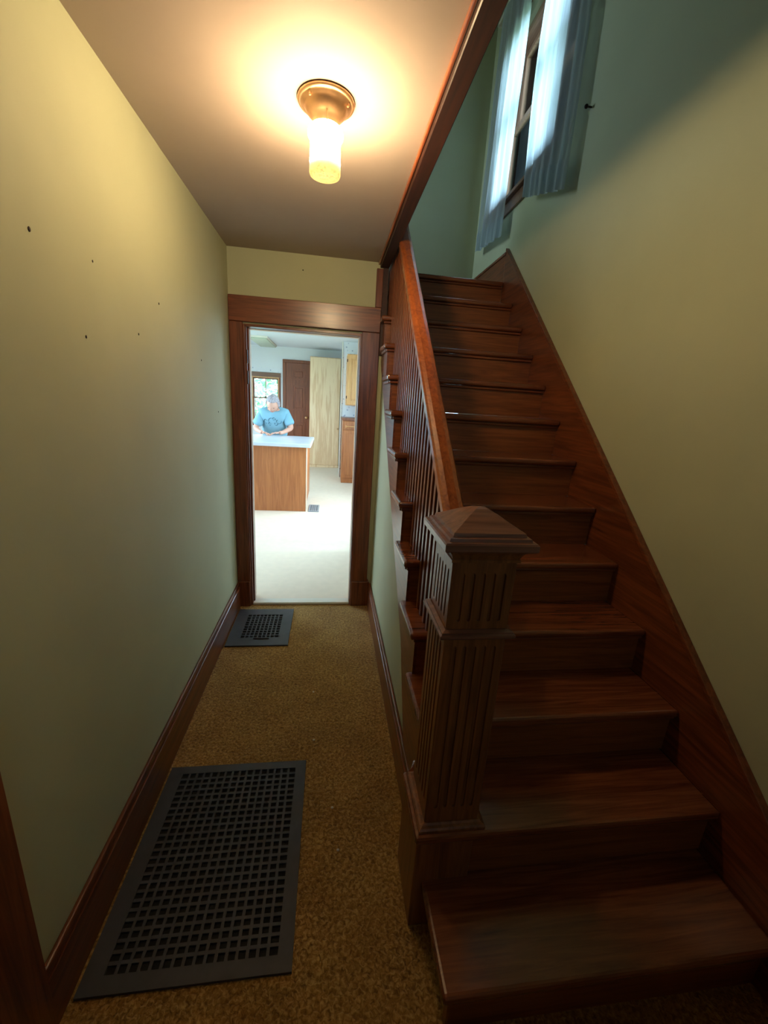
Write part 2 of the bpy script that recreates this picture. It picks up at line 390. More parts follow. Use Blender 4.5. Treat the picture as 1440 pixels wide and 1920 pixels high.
# wall below the stairs (spandrel) and its continuation behind
sp = [(1.165, 0), (D, 0), (D, nz(D) - .25), (1.40, nz(1.40) - .25), (1.165, .30)]
struct(extrude_poly('wall_stair', sp, 'X', W - .010, W + .06, 'wall'), 'pale green wall panel under the staircase', 'wall')
struct(box('wall_under_landing', W - .022, W + .0005, D + .131, YB, 0, 2.43, 'kwall'), 'kitchen wall beneath the stair landing', 'wall')
# landing
ld = struct(box('floor_landing', 0.985, XW, nose(13) + .22, YB, ZL - .06, ZL, 'tread'), 'wooden floor of the stair landing', 'landing floor')
struct(box('floor_upper', -0.5, 0.984, -1.6, YB, 2.641, 2.68, 'tread'), 'wooden floor of the upper hall', 'floor')
lb = struct(box('baseboard_landing', XS, XW - .0005, nose(13) + .03, YB - .001, ZL + .001, 2.655, 'woodY', bev=.002), 'dark wooden baseboard on the landing wall below the window', 'baseboard')
box('cap_moulding', XS - .006, XW - .0005, nose(13) + .03, YB - .001, 2.6555, 2.676, 'woodY', lb, .004, 2)

# ------------------------------------------------------------------ staircase
st = empty('staircase', (1.45, 0.75, 0), 'reddish brown wooden staircase climbing along the right wall', 'staircase')
XL = W - .045
TT = 0.030
tread_me = None
for i in range(1, NS + 1):
    xl = {1: 0.957, 2: 0.922}.get(i, XL)
    depth = RUN + .048 if i < NS else RUN + .02
    y = nose(i); z = RISE * i
    if i == 1: y -= .02; depth += .02
    if i == 2:
        pts = [(0.922, y), (XS, y), (XS, y + depth), (XL, y + depth), (XL, 1.165), (0.922, 1.165)]
        t = extrude_poly('tread', pts, 'Z', z - TT, z, 'tread', st, bev=.009)
    elif i < 3 or tread_me is None:
        bm = bmesh.new(); bxm(bm, xl, XS, 0, depth, -TT, 0, .011, 3)
        t = finish('tread', bm, 'tread', st, loc=(0, y, z)) if False else finish('tread', bm, 'tread')
        t.location = (0, y, z); attach(t, st)
        if i >= 3: tread_me = t.data
    elif i == 11:
        t = extrude_poly('tread', [(XL, y), (XS, y), (XS, y + depth), (W + .002, y + depth), (W + .002, D - .03), (XL, D - .03)], 'Z', z - TT, z, 'tread', st, bev=.009)
    elif i < 11:
        t = bpy.data.objects.new('tread', tread_me); C.objects.link(t); t.location = (0, y, z); attach(t, st)
    else:
        t = box('tread', W + .002, XS, y, y + depth, z - TT, z, 'tread', st, .011, 3)
rm = None; cm = None
for i in range(1, NS + 1):
    y = nose(i) + (.03 if i > 1 else .012); z0 = RISE * (i - 1) + (.0005 if i > 1 else .001)
    xa = {1: 0.985, 2: 0.945}.get(i, W - .0104 if i < 12 else W + .001)
    if i <= 2 or i >= 12 or rm is None:
        bm = bmesh.new(); bxm(bm, xa, XS, 0, .02, 0, RISE - TT - .001)
        o = finish('riser', bm, 'riser'); o.location = (0, y, z0); attach(o, st)
        if 2 < i < 12: rm = o.data
    else:
        o = bpy.data.objects.new('riser', rm); C.objects.link(o); o.location = (0, y, z0); attach(o, st)
    if i >= 12:
        bm = bmesh.new(); bxm(bm, W + .002, XS, 0, .016, -.016, 0, .005, 2); o = finish('cove_moulding', bm, 'woodX')
    elif cm is None:
        bm = bmesh.new(); bxm(bm, W - .03, XS, 0, .016, -.016, 0, .005, 2); o = finish('cove_moulding', bm, 'woodX'); cm = o.data
    else:
        o = bpy.data.objects.new('cove_moulding', cm); C.objects.link(o)
    o.location = (0, y - .016, RISE * i - TT - .0005); attach(o, st)
    if i > 2 and i < 11:
        o = box('return_moulding', W - .036, W - .0225, y - .0, y + RUN - .02, RISE * i - TT - .017, RISE * i - TT - .0005, 'woodY', st, .004, 2)
# open stringer along the hall side, stepped on top, parallel line below
pts = []
ys = 1.165
for i in range(3, NS + 1):
    yr = nose(i) + .03
    pts.append((yr, RISE * (i - 1) - .031)); pts.append((yr, RISE * i - .031))
end = nose(NS) + .18
pts.append((end, ZL - .031)); pts.append((end, nz(end) - .42)); yb = 1.40
pts += [(D - .03, nz(D - .03) - .40), (1.66, nz(1.66) - .455), (1.45, .201), (1.20, .201)]
pts.insert(0, (1.20, RISE * 2 - .031))
pp = [q for q in pts if q[0] <= D - .001]
cut = []
for a, b_ in zip(pts, pts[1:] + pts[:1]):
    if a[0] <= D - .001: cut.append(a)
    if (a[0] <= D - .001) != (b_[0] <= D - .001):
        f = (D - .001 - a[0]) / (b_[0] - a[0]); cut.append((D - .001, a[1] + f * (b_[1] - a[1])))
extrude_poly('stringer', cut, 'X', W - .022, W - .0105, 'woodY', st)
# skirt board on the wall side with its cap
sk = []
for i in range(1, NS + 1): pass
ya, yz_ = 0.60, nose(13) + .03
top = lambda y: nz(y) + .182
extrude_poly('skirt_board', [(ya, 0.001), (0.95, 0.001), (yz_, ZL - .35), (yz_, top(yz_)), (ya, max(.2, top(ya)))], 'X', XS + .0005, XW - .0005, 'woodY', st)
extrude_poly('skirt_cap', [(ya, max(.2, top(ya)) + .0005), (yz_, top(yz_) + .0005), (yz_, top(yz_) + .022), (ya, max(.2, top(ya)) + .022)], 'X', XS - .006, XW - .0005, 'woodY', st, bev=.003)
# block that carries the newel post
box('newel_block', 0.930, 1.10, 0.962, 1.164, 0.001, RISE * 2 - TT - .0005, 'newel', st, .002)

# ------------------------------------------------------------------ newel post
NX, NY = 1.031, 1.055
nw = empty('newel_post', (NX, NY, RISE * 2), 'square fluted newel post with pyramid cap at the stair foot', 'newel post')


def fluted(name, half, z0, z1, fz0, fz1, n, fw, pitch, depth, mat, parent):
    """square post with n rounded-end flutes recessed in each of four faces."""
    bm = bmesh.new(); bxm(bm, NX - half, NX + half, NY - half, NY + half, z0, z1, .003, 1)
    o = finish(name, bm, mat)
    cb = bmesh.new()
    for k in range(n):
        c = (k - (n - 1) / 2) * pitch
        for face in range(4):
            r = []
            K = 10
            prof = [(c + fw / 2 * math.cos(a), fz1 - fw / 2 + fw / 2 * math.sin(a)) for a in [PI * j / K for j in range(K + 1)]]
            prof += [(c - fw / 2 * math.cos(a), fz0 + fw / 2 - fw / 2 * math.sin(a)) for a in [PI * j / K for j in range(K + 1)]]
            def mk(u, w, z):
                return {0: (NX + u, NY - half + w, z), 1: (NX + half - w, NY + u, z), 2: (NX - u, NY + half - w, z), 3: (NX - half + w, NY - u, z)}[face]
            A = [cb.verts.new(mk(u, -.01, z)) for u, z in prof]; B = [cb.verts.new(mk(c + (u - c) * .6, depth, z)) for u, z in prof]
            cb.faces.new(A); cb.faces.new(list(reversed(B)))
            for i in range(len(prof)):
                j = (i + 1) % len(prof); cb.faces.new((A[i], B[i], B[j], A[j]))
    bmesh.ops.recalc_face_normals(cb, faces=cb.faces)
    cme = bpy.data.meshes.new('cutter'); cb.to_mesh(cme); cb.free()
    co = bpy.data.objects.new('cutter', cme); C.objects.link(co)
    md = o.modifiers.new('flutes', 'BOOLEAN'); md.object = co; md.operation = 'DIFFERENCE'; md.solver = 'EXACT'
    dg = bpy.context.evaluated_depsgraph_get(); me = bpy.data.meshes.new_from_object(o.evaluated_get(dg))
    o.modifiers.clear(); old = o.data; o.data = me; bpy.data.meshes.remove(old)
    if not me.materials: me.materials.append(M[mat])
    attach(o, parent)
    bpy.data.objects.remove(co); bpy.data.meshes.remove(cme)
    return o


fluted('shaft', 0.0805, RISE * 2 + .0005, 1.004, 0.45, 0.975, 5, .015, .026, .006, 'newel', nw)
fluted('upper_block', 0.0805, 1.022, 1.206, 1.045, 1.175, 5, .014, .026, .007, 'newel', nw)


def sq(half0, z0, z1, half1=None):
    half1 = half0 if half1 is None else half1
    return half0, z0, half1, z1


def stacked(name, prof, mat, parent):
    bm = bmesh.new(); rings = []
    for h, z in prof: rings.append([bm.verts.new((NX + sx * h, NY + sy * h, z)) for sx, sy in ((-1, -1), (1, -1), (1, 1), (-1, 1))])
    for a, b_ in zip(rings, rings[1:]):
        for k in range(4): bm.faces.new((a[k], a[(k + 1) % 4], b_[(k + 1) % 4], b_[k]))
    bm.faces.new(rings[0]); bm.faces.new(rings[-1])
    return finish(name, bm, mat, parent)


stacked('collar', [(.082, 1.000), (.094, 1.003), (.097, 1.008), (.097, 1.013), (.092, 1.016), (.092, 1.020), (.082, 1.024)], 'capwood', nw)
stacked('neck_moulding', [(.081, 1.203), (.086, 1.204), (.086, 1.210), (.083, 1.212), (.088, 1.224), (.094, 1.232), (.094, 1.236)], 'newel', nw)
stacked('cap', [(.094, 1.2365), (.110, 1.238), (.113, 1.242), (.113, 1.256), (.110, 1.260), (.101, 1.261), (.099, 1.268), (.090, 1.270), (.088, 1.278), (.066, 1.290), (.040, 1.306), (.016, 1.318), (.004, 1.321)], 'capwood', nw)
stacked('base_moulding', [(.098, .3805), (.098, .388), (.094, .393), (.088, .396), (.083, .400)], 'newel', nw)

# ------------------------------------------------------------------ railing: handrail and balusters
rl = empty('stair_railing', (1.03, 1.2, 0.57), 'sloping wooden handrail on closely set square balusters', 'railing')
prof = [(-.030, -.062), (-.030, -.040), (-.034, -.034), (-.034, -.016), (-.028, -.006), (-.014, 0), (.014, 0), (.028, -.006), (.034, -.016), (.034, -.034), (.030, -.040), (.030, -.062)]
RX = 1.032
bm = bmesh.new(); rings = []
for y in (NY + .081, 1.6, 2.0, 2.4, 2.8, 3.2, 3.45):
    zt = nz(y) + .610
    rings.append([bm.verts.new((RX + u, y, zt + w)) for u, w in prof])
for a, b_ in zip(rings, rings[1:]):
    for k in range(len(prof)): bm.faces.new((a[k], a[(k + 1) % len(prof)], b_[(k + 1) % len(prof)], b_[k]))
bm.faces.new(rings[0]); bm.faces.new(rings[-1]); finish('handrail', bm, 'railwood', rl)
BW = .0115
sl = RISE / RUN
bal_me = {}
for i in range(3, NS + 1):
    for k in range(4):
        y = nose(i) + .028 + RUN / 4 * k
        if y < NY + .10: continue
        key = k
        z0 = RISE * i
        if key not in bal_me:
            ztop = nz(y) + .610 - .061 - z0
            bm = bmesh.new(); bxm(bm, -BW, BW, -BW, BW, 0, ztop)
            for v in bm.verts:
                if v.co.z > .1: v.co.z += v.co.y * sl
            bmesh.ops.bevel(bm, geom=[e for e in bm.edges if abs(e.verts[0].co.z - e.verts[1].co.z) > .1], offset=.0015, segments=1, affect='EDGES')
            o = finish('baluster', bm, 'woodZ'); bal_me[key] = o.data
        else:
            o = bpy.data.objects.new('baluster', bal_me[key]); C.objects.link(o)
        o.location = (RX, y, z0); attach(o, rl)

# ------------------------------------------------------------------ floor registers
def register(label, x0, x1, y0, y1, hx0, hx1, hy0, hy1, nx, ny, bar, name='floor_register', z=0.0, mat='reg', group=None):
    e = empty(name, ((x0 + x1) / 2, (y0 + y1) / 2, z), label, 'floor register', group)
    h = .010
    bm = bmesh.new()
    for b_ in ((x0, x1, y0, hy0), (x0, x1, hy1, y1), (x0, hx0, hy0, hy1), (hx1, x1, hy0, hy1)): bxm(bm, *b_, z + .001, z + h)
    bmesh.ops.remove_doubles(bm, verts=bm.verts, dist=1e-5)
    finish('frame', bm, mat, e)
    px = (hx1 - hx0) / nx; py = (hy1 - hy0) / ny
    mx_ = my_ = None
    for k in range(1, nx):
        if mx_ is None:
            bmm = bmesh.new(); bxm(bmm, -bar / 2, bar / 2, hy0, hy1, z + .004, z + h - .001); o = finish('long_bar', bmm, mat); mx_ = o.data
        else: o = bpy.data.objects.new('long_bar', mx_); C.objects.link(o)
        o.location = (hx0 + px * k, 0, 0); attach(o, e)
    for k in range(1, ny):
        if my_ is None:
            bmm = bmesh.new(); bxm(bmm, hx0, hx1, -bar / 2, bar / 2, z + .004, z + h - .0015); o = finish('cross_bar', bmm, mat); my_ = o.data
        else: o = bpy.data.objects.new('cross_bar', my_); C.objects.link(o)
        o.location = (0, hy0 + py * k, 0); attach(o, e)
    box('duct_dark_plate', hx0, hx1, hy0, hy1, z + .0012, z + .0022, 'black', e)  # black backing plate, the duct's darkness put into its colour
    return e


register('large dark grey metal floor grille in the foreground carpet', 0.028, 0.586, 0.885, 1.583, 0.082, 0.543, 0.925, 1.548, 16, 25, .009)
e = register('small grey floor grille just before the kitchen doorway', 0.026, 0.418, 2.475, 2.945, 0.104, 0.346, 2.565, 2.862, 9, 10, .008)
box('damper_lever', 0.19, 0.29, 2.545, 2.552, 0.0105, 0.016, 'iron', e)
register('small grey vent in the pale kitchen floor beside the island', 0.378, 0.525, 5.70, 6.08, 0.40, 0.503, 5.74, 6.04, 4, 9, .012, z=0.012, mat='reglight')
for k, (x, y) in enumerate(((0.60, 2.03), (0.615, 1.70), (0.70, 1.36), (0.72, 1.2))):
    tag(ball('crumb', (x, y, .004), .004, 'white', None, 1.4, 1, .9, 8), ['pale crumb on the carpet in the middle of the hall', 'pale crumb on the carpet off the grille corner', 'tiny pale crumb on the carpet beside the baseboard', 'tiny pale crumb on the carpet near the newel post'][k], 'crumb')

# ------------------------------------------------------------------ ceiling lamp
LX, LY = 0.618, 1.625
lp = empty('ceiling_lamp', (LX, LY, H), 'brass flush ceiling lamp with lit frosted glass shade', 'ceiling lamp')
lathe('canopy', [(.084, H - .0005), (.086, H - .004), (.084, H - .009), (.078, H - .011), (.075, H - .010), (.074, H - .014), (.066, H - .017), (.063, H - .024), (.056, H - .034), (.046, H - .043), (.040, H - .050), (.038, H - .060), (.039, H - .068)], 'brass', lp, LX, LY)
for a in (.6, 2.7, 4.8): box('thumb_screw', LX + .045 * math.cos(a) - .0025, LX + .045 * math.cos(a) + .0025, LY + .045 * math.sin(a) - .0025, LY + .045 * math.sin(a) + .0025, H - .076, H - .046, 'brass', lp, .001)
for a in (2.2, 4.0, 5.9): box('canopy_screw', LX + .070 * math.cos(a) - .004, LX + .070 * math.cos(a) + .004, LY + .070 * math.sin(a) - .004, LY + .070 * math.sin(a) + .004, H - .022, H - .012, 'brass', lp, .002)
lathe('glass_shoulder', [(.034, H - .064), (.044, H - .067), (.052, H - .074), (.0545, H - .084), (.053, H - .093), (.047, H - .101), (.046, H - .106)], 'shade', lp, LX, LY)
lathe('glass_shade', [(.046, H - .1062), (.0465, H - .140), (.0475, H - .162)], 'shade_mid', lp, LX, LY)
lathe('pressed_glass_base', [(.0475, H - .1622), (.0485, H - .186), (.046, H - .192), (.034, H - .196), (.0, H - .197)], 'shade_low', lp, LX, LY)

# ------------------------------------------------------------------ stair window and curtains
w1 = struct(box('window_1', XW + .03, XW + .159, 3.76, 3.7995, 3.0605, 4.1295, 'winwood', bev=.002), 'wooden double hung window high on the stair wall', 'window')
box('jamb', XW + .03, XW + .159, 2.7405, 2.78, 3.0605, 4.1295, 'winwood', w1, .002)
box('head_jamb', XW + .03, XW + .159, 2.781, 3.759, 4.09, 4.1295, 'winwoodY', w1, .002)
box('sill', XW - .045, XW + .159, 2.68, 3.86, 3.035, 3.0600, 'wincase', w1, .004, 2)
box('apron', XW - .018, XW - .0005, 2.70, 3.84, 2.955, 3.034, 'wincase', w1, .003)
box('casing', XW - .02, XW - .0005, 3.805, 3.885, 3.061, 4.20, 'wincase', w1, .003)
box('casing', XW - .02, XW - .0005, 2.655, 2.735, 3.061, 4.20, 'wincase', w1, .003)
box('head_casing', XW - .022, XW - .0005, 2.63, 3.91, 4.201, 4.32, 'wincase', w1, .003)
for (zz0, zz1, xo) in ((3.061, 3.60, .05), (3.575, 4.089, .09)):
    s_ = boxes('sash', [(XW + xo, XW + xo + .034, 2.781, 2.83, zz0, zz1), (XW + xo, XW + xo + .034, 3.71, 3.759, zz0, zz1), (XW + xo, XW + xo + .034, 2.83, 3.71, zz0, zz0 + .045), (XW + xo, XW + xo + .034, 2.83, 3.71, zz1 - .035, zz1)], 'winwood', w1)
    box('pane', XW + xo + .014, XW + xo + .018, 2.83, 3.71, zz0 + .045, zz1 - .035, 'glass', w1)
rod = empty('curtain_rod', (XW - .055, 3.2, 4.42), 'thin white curtain rod above the stair window', 'curtain rod')
box('rod', XW - .062, XW - .050, 2.44, 4.02, 4.414, 4.426, 'white', rod, .004, 2)
for y in (2.45, 3.99): box('bracket', XW - .064, XW - .0005, y, y + .015, 4.404, 4.432, 'white', rod, .002)


def curtain(label, y0, y1, z0f, ztop, folds, x0, amp, seed, sway):
    rnd = random.Random(seed); ph = [rnd.uniform(0, 6.28) for _ in range(6)]
    bm = bmesh.new(); NU, NV = 90, 60; g = []
    for j in range(NV + 1):
        v = j / NV; row = []
        for i in range(NU + 1):
            u = i / NU; z = ztop + (z0f(u) - ztop) * v
            y = y0 + (y1 - y0) * u + sway(u, v) + .006 * math.sin(9 * v + 5 * u + ph[0])
            a = amp * (.5 + .6 * v)
            x = x0 - a * (math.sin(folds * 6.28 * u + ph[1] + .8 * math.sin(2.2 * v + ph[2])) + .45 * math.sin(folds * 2.3 * 6.28 * u + ph[3] + 1.1 * v)) * .7
            x = min(x, XW - .024 - (.03 if z < 3.08 and 2.66 < y < 3.88 else 0))
            row.append(bm.verts.new((x, y, z)))
        g.append(row)
    for j in range(NV):
        for i in range(NU): bm.faces.new((g[j][i], g[j][i + 1], g[j + 1][i + 1], g[j + 1][i]))
    o = finish('curtain', bm, 'sheer', None, True)
    # doubled hem
    bm = bmesh.new(); g2 = []
    for j in range(NV - 5, NV + 1): g2.append([bm.verts.new(q.to_tuple()) for q in [Vector(o.data.vertices[j * (NU + 1) + i].co) + Vector((-.003, 0, -.001)) for i in range(NU + 1)]])
    for a, b_ in zip(g2, g2[1:]):
        for i in range(NU): bm.faces.new((a[i], a[i + 1], b_[i + 1], b_[i]))
    h = finish('hem', bm, 'sheer', None, True); h.parent = o
    return tag(o, label, 'curtain', 'sheer curtains at the stair window')


curtain('sheer white curtain panel nearer the landing wall', 3.40, 3.93, lambda u: 2.79 + .06 * u, 4.413, 4.0, XW - .062, .020, 3, lambda u, v: (-.04 * (1 - u)) * (1 - v) + .05 * (v - .5) * u)
curtain('sheer white curtain panel nearer the camera with hanging ruffled hem', 2.54, 3.04, lambda u: 2.72 + .16 * u, 4.413, 4.5, XW - .064, .020, 5, lambda u, v: .05 * math.sin(PI * v) * u)
hk = empty('curtain_hook', (XW, 2.49, 3.05), 'small dark tieback hook on the wall beside the near curtain', 'hook')
ball('knob', (XW - .030, 2.49, 3.06), .010, 'iron', hk, 1, 1, 1, 10)
box('stem', XW - .026, XW - .0005, 2.487, 2.493, 3.057, 3.063, 'iron', hk)

# ------------------------------------------------------------------ kitchen shell
struct(wall_holes('wall_kitchen_left', 'X', -2.52, 0.12, D + .13, KY, 0, KZ, [(5.0, 7.8, 0.75, 2.25)], 'kwall'), 'pale wall on the left side of the kitchen', 'wall')
struct(wall_holes('wall_kitchen_far', 'Y', KY, 0.16, -2.52, 1.77, 0, KZ, [(-1.135, -0.525, 0.985, 1.955)], 'kwall'), 'pale far wall of the kitchen with window and door', 'wall')
struct(wall_holes('wall_kitchen_right', 'X', 1.65, 0.12, YB + .13, 8.46, 0, KZ, [(4.7, 6.5, 0.75, 2.25)], 'paper'), 'floral papered right wall of the kitchen', 'wall')
struct(box('wall_kitchen_near', -2.52, -0.12, D + .01, D + .13, 0, KZ, 'kwall'), 'pale wall beside the doorway on the kitchen side', 'wall')
struct(box('wall_kitchen_step', W + .08, 1.77, YB + .12, YB + .24, 0, KZ, 'kwall'), 'pale kitchen wall behind the staircase', 'wall')
struct(box('wall_kitchen_stub', 0.862, 1.77, 8.46, 8.58, 0, KZ, 'paper'), 'floral papered kitchen wall behind the oak cabinets', 'wall')
box('corner_trim', 0.850, 0.866, 8.445, 8.60, .013, KZ - .001, 'white', bpy.data.objects['wall_kitchen_stub'], .003)
struct(box('wall_kitchen_alcove', 1.65, 1.77, 8.58, KY, 0, KZ, 'kwall'), 'pale wall of the far kitchen alcove', 'wall')
struct(boxes('ceiling_kitchen', [(-2.52, .984, D + .131, YB + .12, KZ, KZ + .02), (-2.52, 1.77, YB + .12, KY + .16, KZ, KZ + .02)], 'kceil'), 'white kitchen ceiling', 'ceiling')
bo = tag(box('wallpaper_border', -2.3, -0.47, KY - .004, KY - .0005, 2.06, 2.15, 'paper'), 'floral wallpaper border band above the kitchen window', 'wallpaper border', kind='structure')
# kitchen window
w2 = struct(boxes('window_2', [(-1.134, -1.112, KY - .0, KY + .12, .986, 1.954), (-.546, -.526, KY, KY + .12, .986, 1.954), (-1.112, -.546, KY, KY + .12, 1.93, 1.954), (-1.112, -.546, KY, KY + .12, .986, 1.01)], 'oakC'), 'wood framed double hung kitchen window showing green trees', 'window')
box('casing', -1.21, -1.136, KY - .022, KY - .0005, .97, 1.955, 'doorwood', w2, .003)
box('casing', -.525, -.49, KY - .022, KY - .0005, .97, 1.955, 'doorwood', w2, .003)
box('head_casing', -1.22, -.485, KY - .024, KY - .0005, 1.956, 2.05, 'wincase', w2, .003)
box('sill', -1.25, -.47, KY - .06, KY - .0005, .93, .969, 'white', w2, .004)
box('apron', -1.2, -.49, KY - .02, KY - .0005, .86, .929, 'doorwood', w2, .003)
for (a, b_, yo) in ((1.011, 1.50, .04), (1.475, 1.929, .075)):
    boxes('sash', [(-1.111, -1.085, KY + yo, KY + yo + .03, a, b_), (-.572, -.547, KY + yo, KY + yo + .03, a, b_), (-1.085, -.572, KY + yo, KY + yo + .03, a, a + .028), (-1.085, -.572, KY + yo, KY + yo + .03, b_ - .026, b_)], 'doorwood', w2)
    box('pane', -1.085, -.572, KY + yo + .013, KY + yo + .016, a + .028, b_ - .026, 'glass', w2)
box('muntin', -.84, -.822, KY + .075, KY + .10, 1.50, 1.905, 'doorwood', w2)
box('sash_lock', -.86, -.82, KY + .03, KY + .05, 1.5005, 1.52, 'iron', w2, .003)
# kitchen panelled door
d3 = struct(box('door_3', -.368, .19, KY - .034, KY - .004, .014, 2.29, 'doorwood', bev=.003), 'dark brown panelled wooden door at the back of the kitchen', 'door')
box('casing', -.44, -.370, KY - .045, KY - .0005, .014, 2.29, 'doorwood', d3, .004)
box('casing', .192, .262, KY - .045, KY - .0005, .014, 2.29, 'doorwood', d3, .004)
box('head_casing', -.44, .262, KY - .047, KY - .0005, 2.291, 2.355, 'doorwood', d3, .004)
for (a, b_) in ((1.93, 2.17), (1.25, 1.81), (.25, .98)):
    p_ = boxes('panel_moulding', [(-.225, -.20, KY - .046, KY - .0345, a, b_), (.045, .07, KY - .046, KY - .0345, a, b_), (-.20, .045, KY - .046, KY - .0345, a, a + .025), (-.20, .045, KY - .046, KY - .0345, b_ - .025, b_)], 'doorwood', d3)
    box('panel', -.165, .01, KY - .044, KY - .0345, a + .06, b_ - .06, 'doorwood', d3, .006)
ball('door_knob', (.095, KY - .075, 1.10), .034, 'brass', d3)
box('knob_stem', .087, .103, KY - .06, KY - .0345, 1.092, 1.108, 'brass', d3)
# fluorescent fixture
fl = empty('ceiling_fixture', (-.735, 9.2, KZ), 'flat rectangular ceiling light fixture in the kitchen', 'ceiling light')
box('housing', -.92, -.55, 8.55, 9.95, KZ - .035, KZ - .0005, 'white', fl, .004)
box('diffuser', -.90, -.57, 8.58, 9.92, KZ - .055, KZ - .0355, 'diff', fl, .006)

# tall pantry cabinet
KF = .0125
pc = empty('pantry_cabinet', (.52, 9.8, KF), 'tall pale oak pantry cabinet reaching towards the ceiling', 'cabinet')
box('body', .19, .862, 9.62, KY - .05, KF, 2.42, 'oakP', pc, .003)
box('door_slab', .205, .850, 9.598, 9.619, KF + .06, 2.405, 'oakP', pc, .003)
ball('knob', (.825, 9.575, .91), .022, 'brass', pc)
box('knob_stem', .818, .832, 9.585, 9.598, .903, .917, 'brass', pc)
# island and worktop
ki = empty('kitchen_island', (-.4, 6.2, KF), 'orange oak kitchen island with plain panelled back', 'kitchen island')
box('back_panel', -1.7, .340, 5.72, 5.742, KF, .905, 'oakI', ki, .002)
box('end_panel', .320, .346, 5.743, 6.64, KF + .09, .905, 'oakI', ki, .002)
box('carcass', -1.69, .319, 5.743, 6.64, KF + .09, .905, 'oakI', ki)
box('corner_strip', .341, .356, 5.718, 5.742, KF, .905, 'cream', ki, .002)
box('toe_kick', -1.69, .28, 5.80, 6.58, KF, KF + .0895, 'doorwood', ki)
bm = bmesh.new(); bxm(bm, -1.75, .405, 5.67, 6.80, .906, .955, .012, 3)
tag(finish('worktop', bm, 'counter'), 'glossy white worktop on the kitchen island', 'worktop')
# base cabinet on the right
bc = empty('base_cabinet', (1.2, 8.15, KF), 'brown oak base cabinet with rail handle right of the pantry', 'cabinet')
box('body', .885, 1.64, 7.87, 8.445, KF, 1.19, 'oakI', bc, .003)
box('drawer_front', .905, 1.62, 7.852, 7.869, 1.03, 1.175, 'oakI', bc, .005)
box('door', .905, 1.26, 7.852, 7.869, .11, 1.01, 'oakI', bc, .005)
box('door', 1.27, 1.62, 7.852, 7.869, .11, 1.01, 'oakI', bc, .005)
box('panel', .955, 1.21, 7.846, 7.8515, .17, .95, 'oakI', bc, .004)
box('towel_rail', .93, 1.22, 7.80, 7.815, 1.075, 1.09, 'oakC', bc, .004)
for x in (.935, 1.2): box('rail_bracket', x, x + .018, 7.80, 7.8515, 1.06, 1.105, 'oakC', bc, .003)
tag(box('counter_slab', .868, 1.645, 7.84, 8.445, 1.1905, 1.235, 'doorwood', bev=.004), 'dark edged counter on the brown oak base cabinet', 'worktop')
# wall cabinet
wc = empty('wall_cabinet', (1.25, 8.3, 1.46), 'honey oak wall cabinet with raised panel door', 'cabinet')
box('body', .935, 1.62, 7.98, 8.458, 1.46, 2.36, 'oakC', wc, .003)
for x in (.945, 1.285):
    dd = box('door', x, x + .33, 7.955, 7.979, 1.475, 2.345, 'oakC', wc, .004)
    boxes('door_frame', [(x + .002, x + .06, 7.945, 7.9545, 1.478, 2.342), (x + .27, x + .328, 7.945, 7.9545, 1.478, 2.342), (x + .06, x + .27, 7.945, 7.9545, 1.478, 1.54), (x + .06, x + .27, 7.945, 7.9545, 2.28, 2.342)], 'oakC', wc)
    box('raised_panel', x + .09, x + .24, 7.944, 7.9545, 1.57, 2.25, 'oakC', wc, .006)
for z in (1.58, 2.22): box('hinge', .930, .946, 7.950, 7.965, z, z + .05, 'iron', wc, .002)

# ------------------------------------------------------------------ outside
struct(box('ground_outside', -30, 30, -30, 40, -.75, -.70, 'grass'), 'lawn outside the house', 'ground')
def tree(name, label, cx, cy, base, h, r, n, seed):
    rnd = random.Random(seed); e = empty(name, (cx, cy, base), label, 'tree', 'trees beyond the kitchen window')
    lathe('trunk', [(.16, base), (.12, base + h * .5), (.05, base + h * .8)], 'bark', e, cx, cy, 10)
    bm = bmesh.new()
    for k in range(n):
        a = rnd.uniform(0, 2 * PI); t = rnd.random() ** .5; zz = rnd.uniform(.02, 1)
        rr = r * t * (1 - .45 * abs(zz - .5) * 2)
        c = Vector((cx + rr * math.cos(a), cy + rr * math.sin(a), base + h * (.1 + .9 * zz)))
        s = rnd.uniform(.05, .11); R_ = Matrix.Rotation(rnd.uniform(0, 6.28), 3, Vector((rnd.gauss(0, 1), rnd.gauss(0, 1), rnd.gauss(0, 1))).normalized())
        q = [bm.verts.new(c + R_ @ Vector(p)) for p in ((-s, 0, 0), (0, -s * .5, .01), (s, 0, 0), (0, s * .5, .01))]
        bm.faces.new(q)
    o = finish('foliage', bm, 'leaf', e); o['kind'] = 'stuff'
tree('leafy_tree', 'leafy green tree filling the left of the kitchen window', -1.9, 14.4, -.7, 4.4, 1.7, 2600, 1)
tree('leafy_tree', 'leafy green tree filling the right of the kitchen window', -1.2, 18.4, -.7, 5.6, 1.7, 2600, 2)

# ------------------------------------------------------------------ person at the island
def skin_mesh(name, verts, edges, radii, mat, parent, root=0, sub=2):
    me = bpy.data.meshes.new(name); me.from_pydata(verts, edges, []); o = bpy.data.objects.new(name, me); C.objects.link(o)
    md = o.modifiers.new('skin', 'SKIN'); md.use_smooth_shade = True
    for k, v in enumerate(me.skin_vertices[0].data):
        r = radii[k]; v.radius = (r, r) if not isinstance(r, tuple) else r; v.use_root = (k == root)
    o.modifiers.new('sub', 'SUBSURF').levels = sub
    dg = bpy.context.evaluated_depsgraph_get(); m2 = bpy.data.meshes.new_from_object(o.evaluated_get(dg))
    bpy.data.objects.remove(o)
    for p in m2.polygons: p.use_smooth = True
    m2.materials.clear(); m2.materials.append(M[mat]); m2.name = name
    o = bpy.data.objects.new(name, m2); C.objects.link(o)
    if parent: attach(o, parent)
    return o


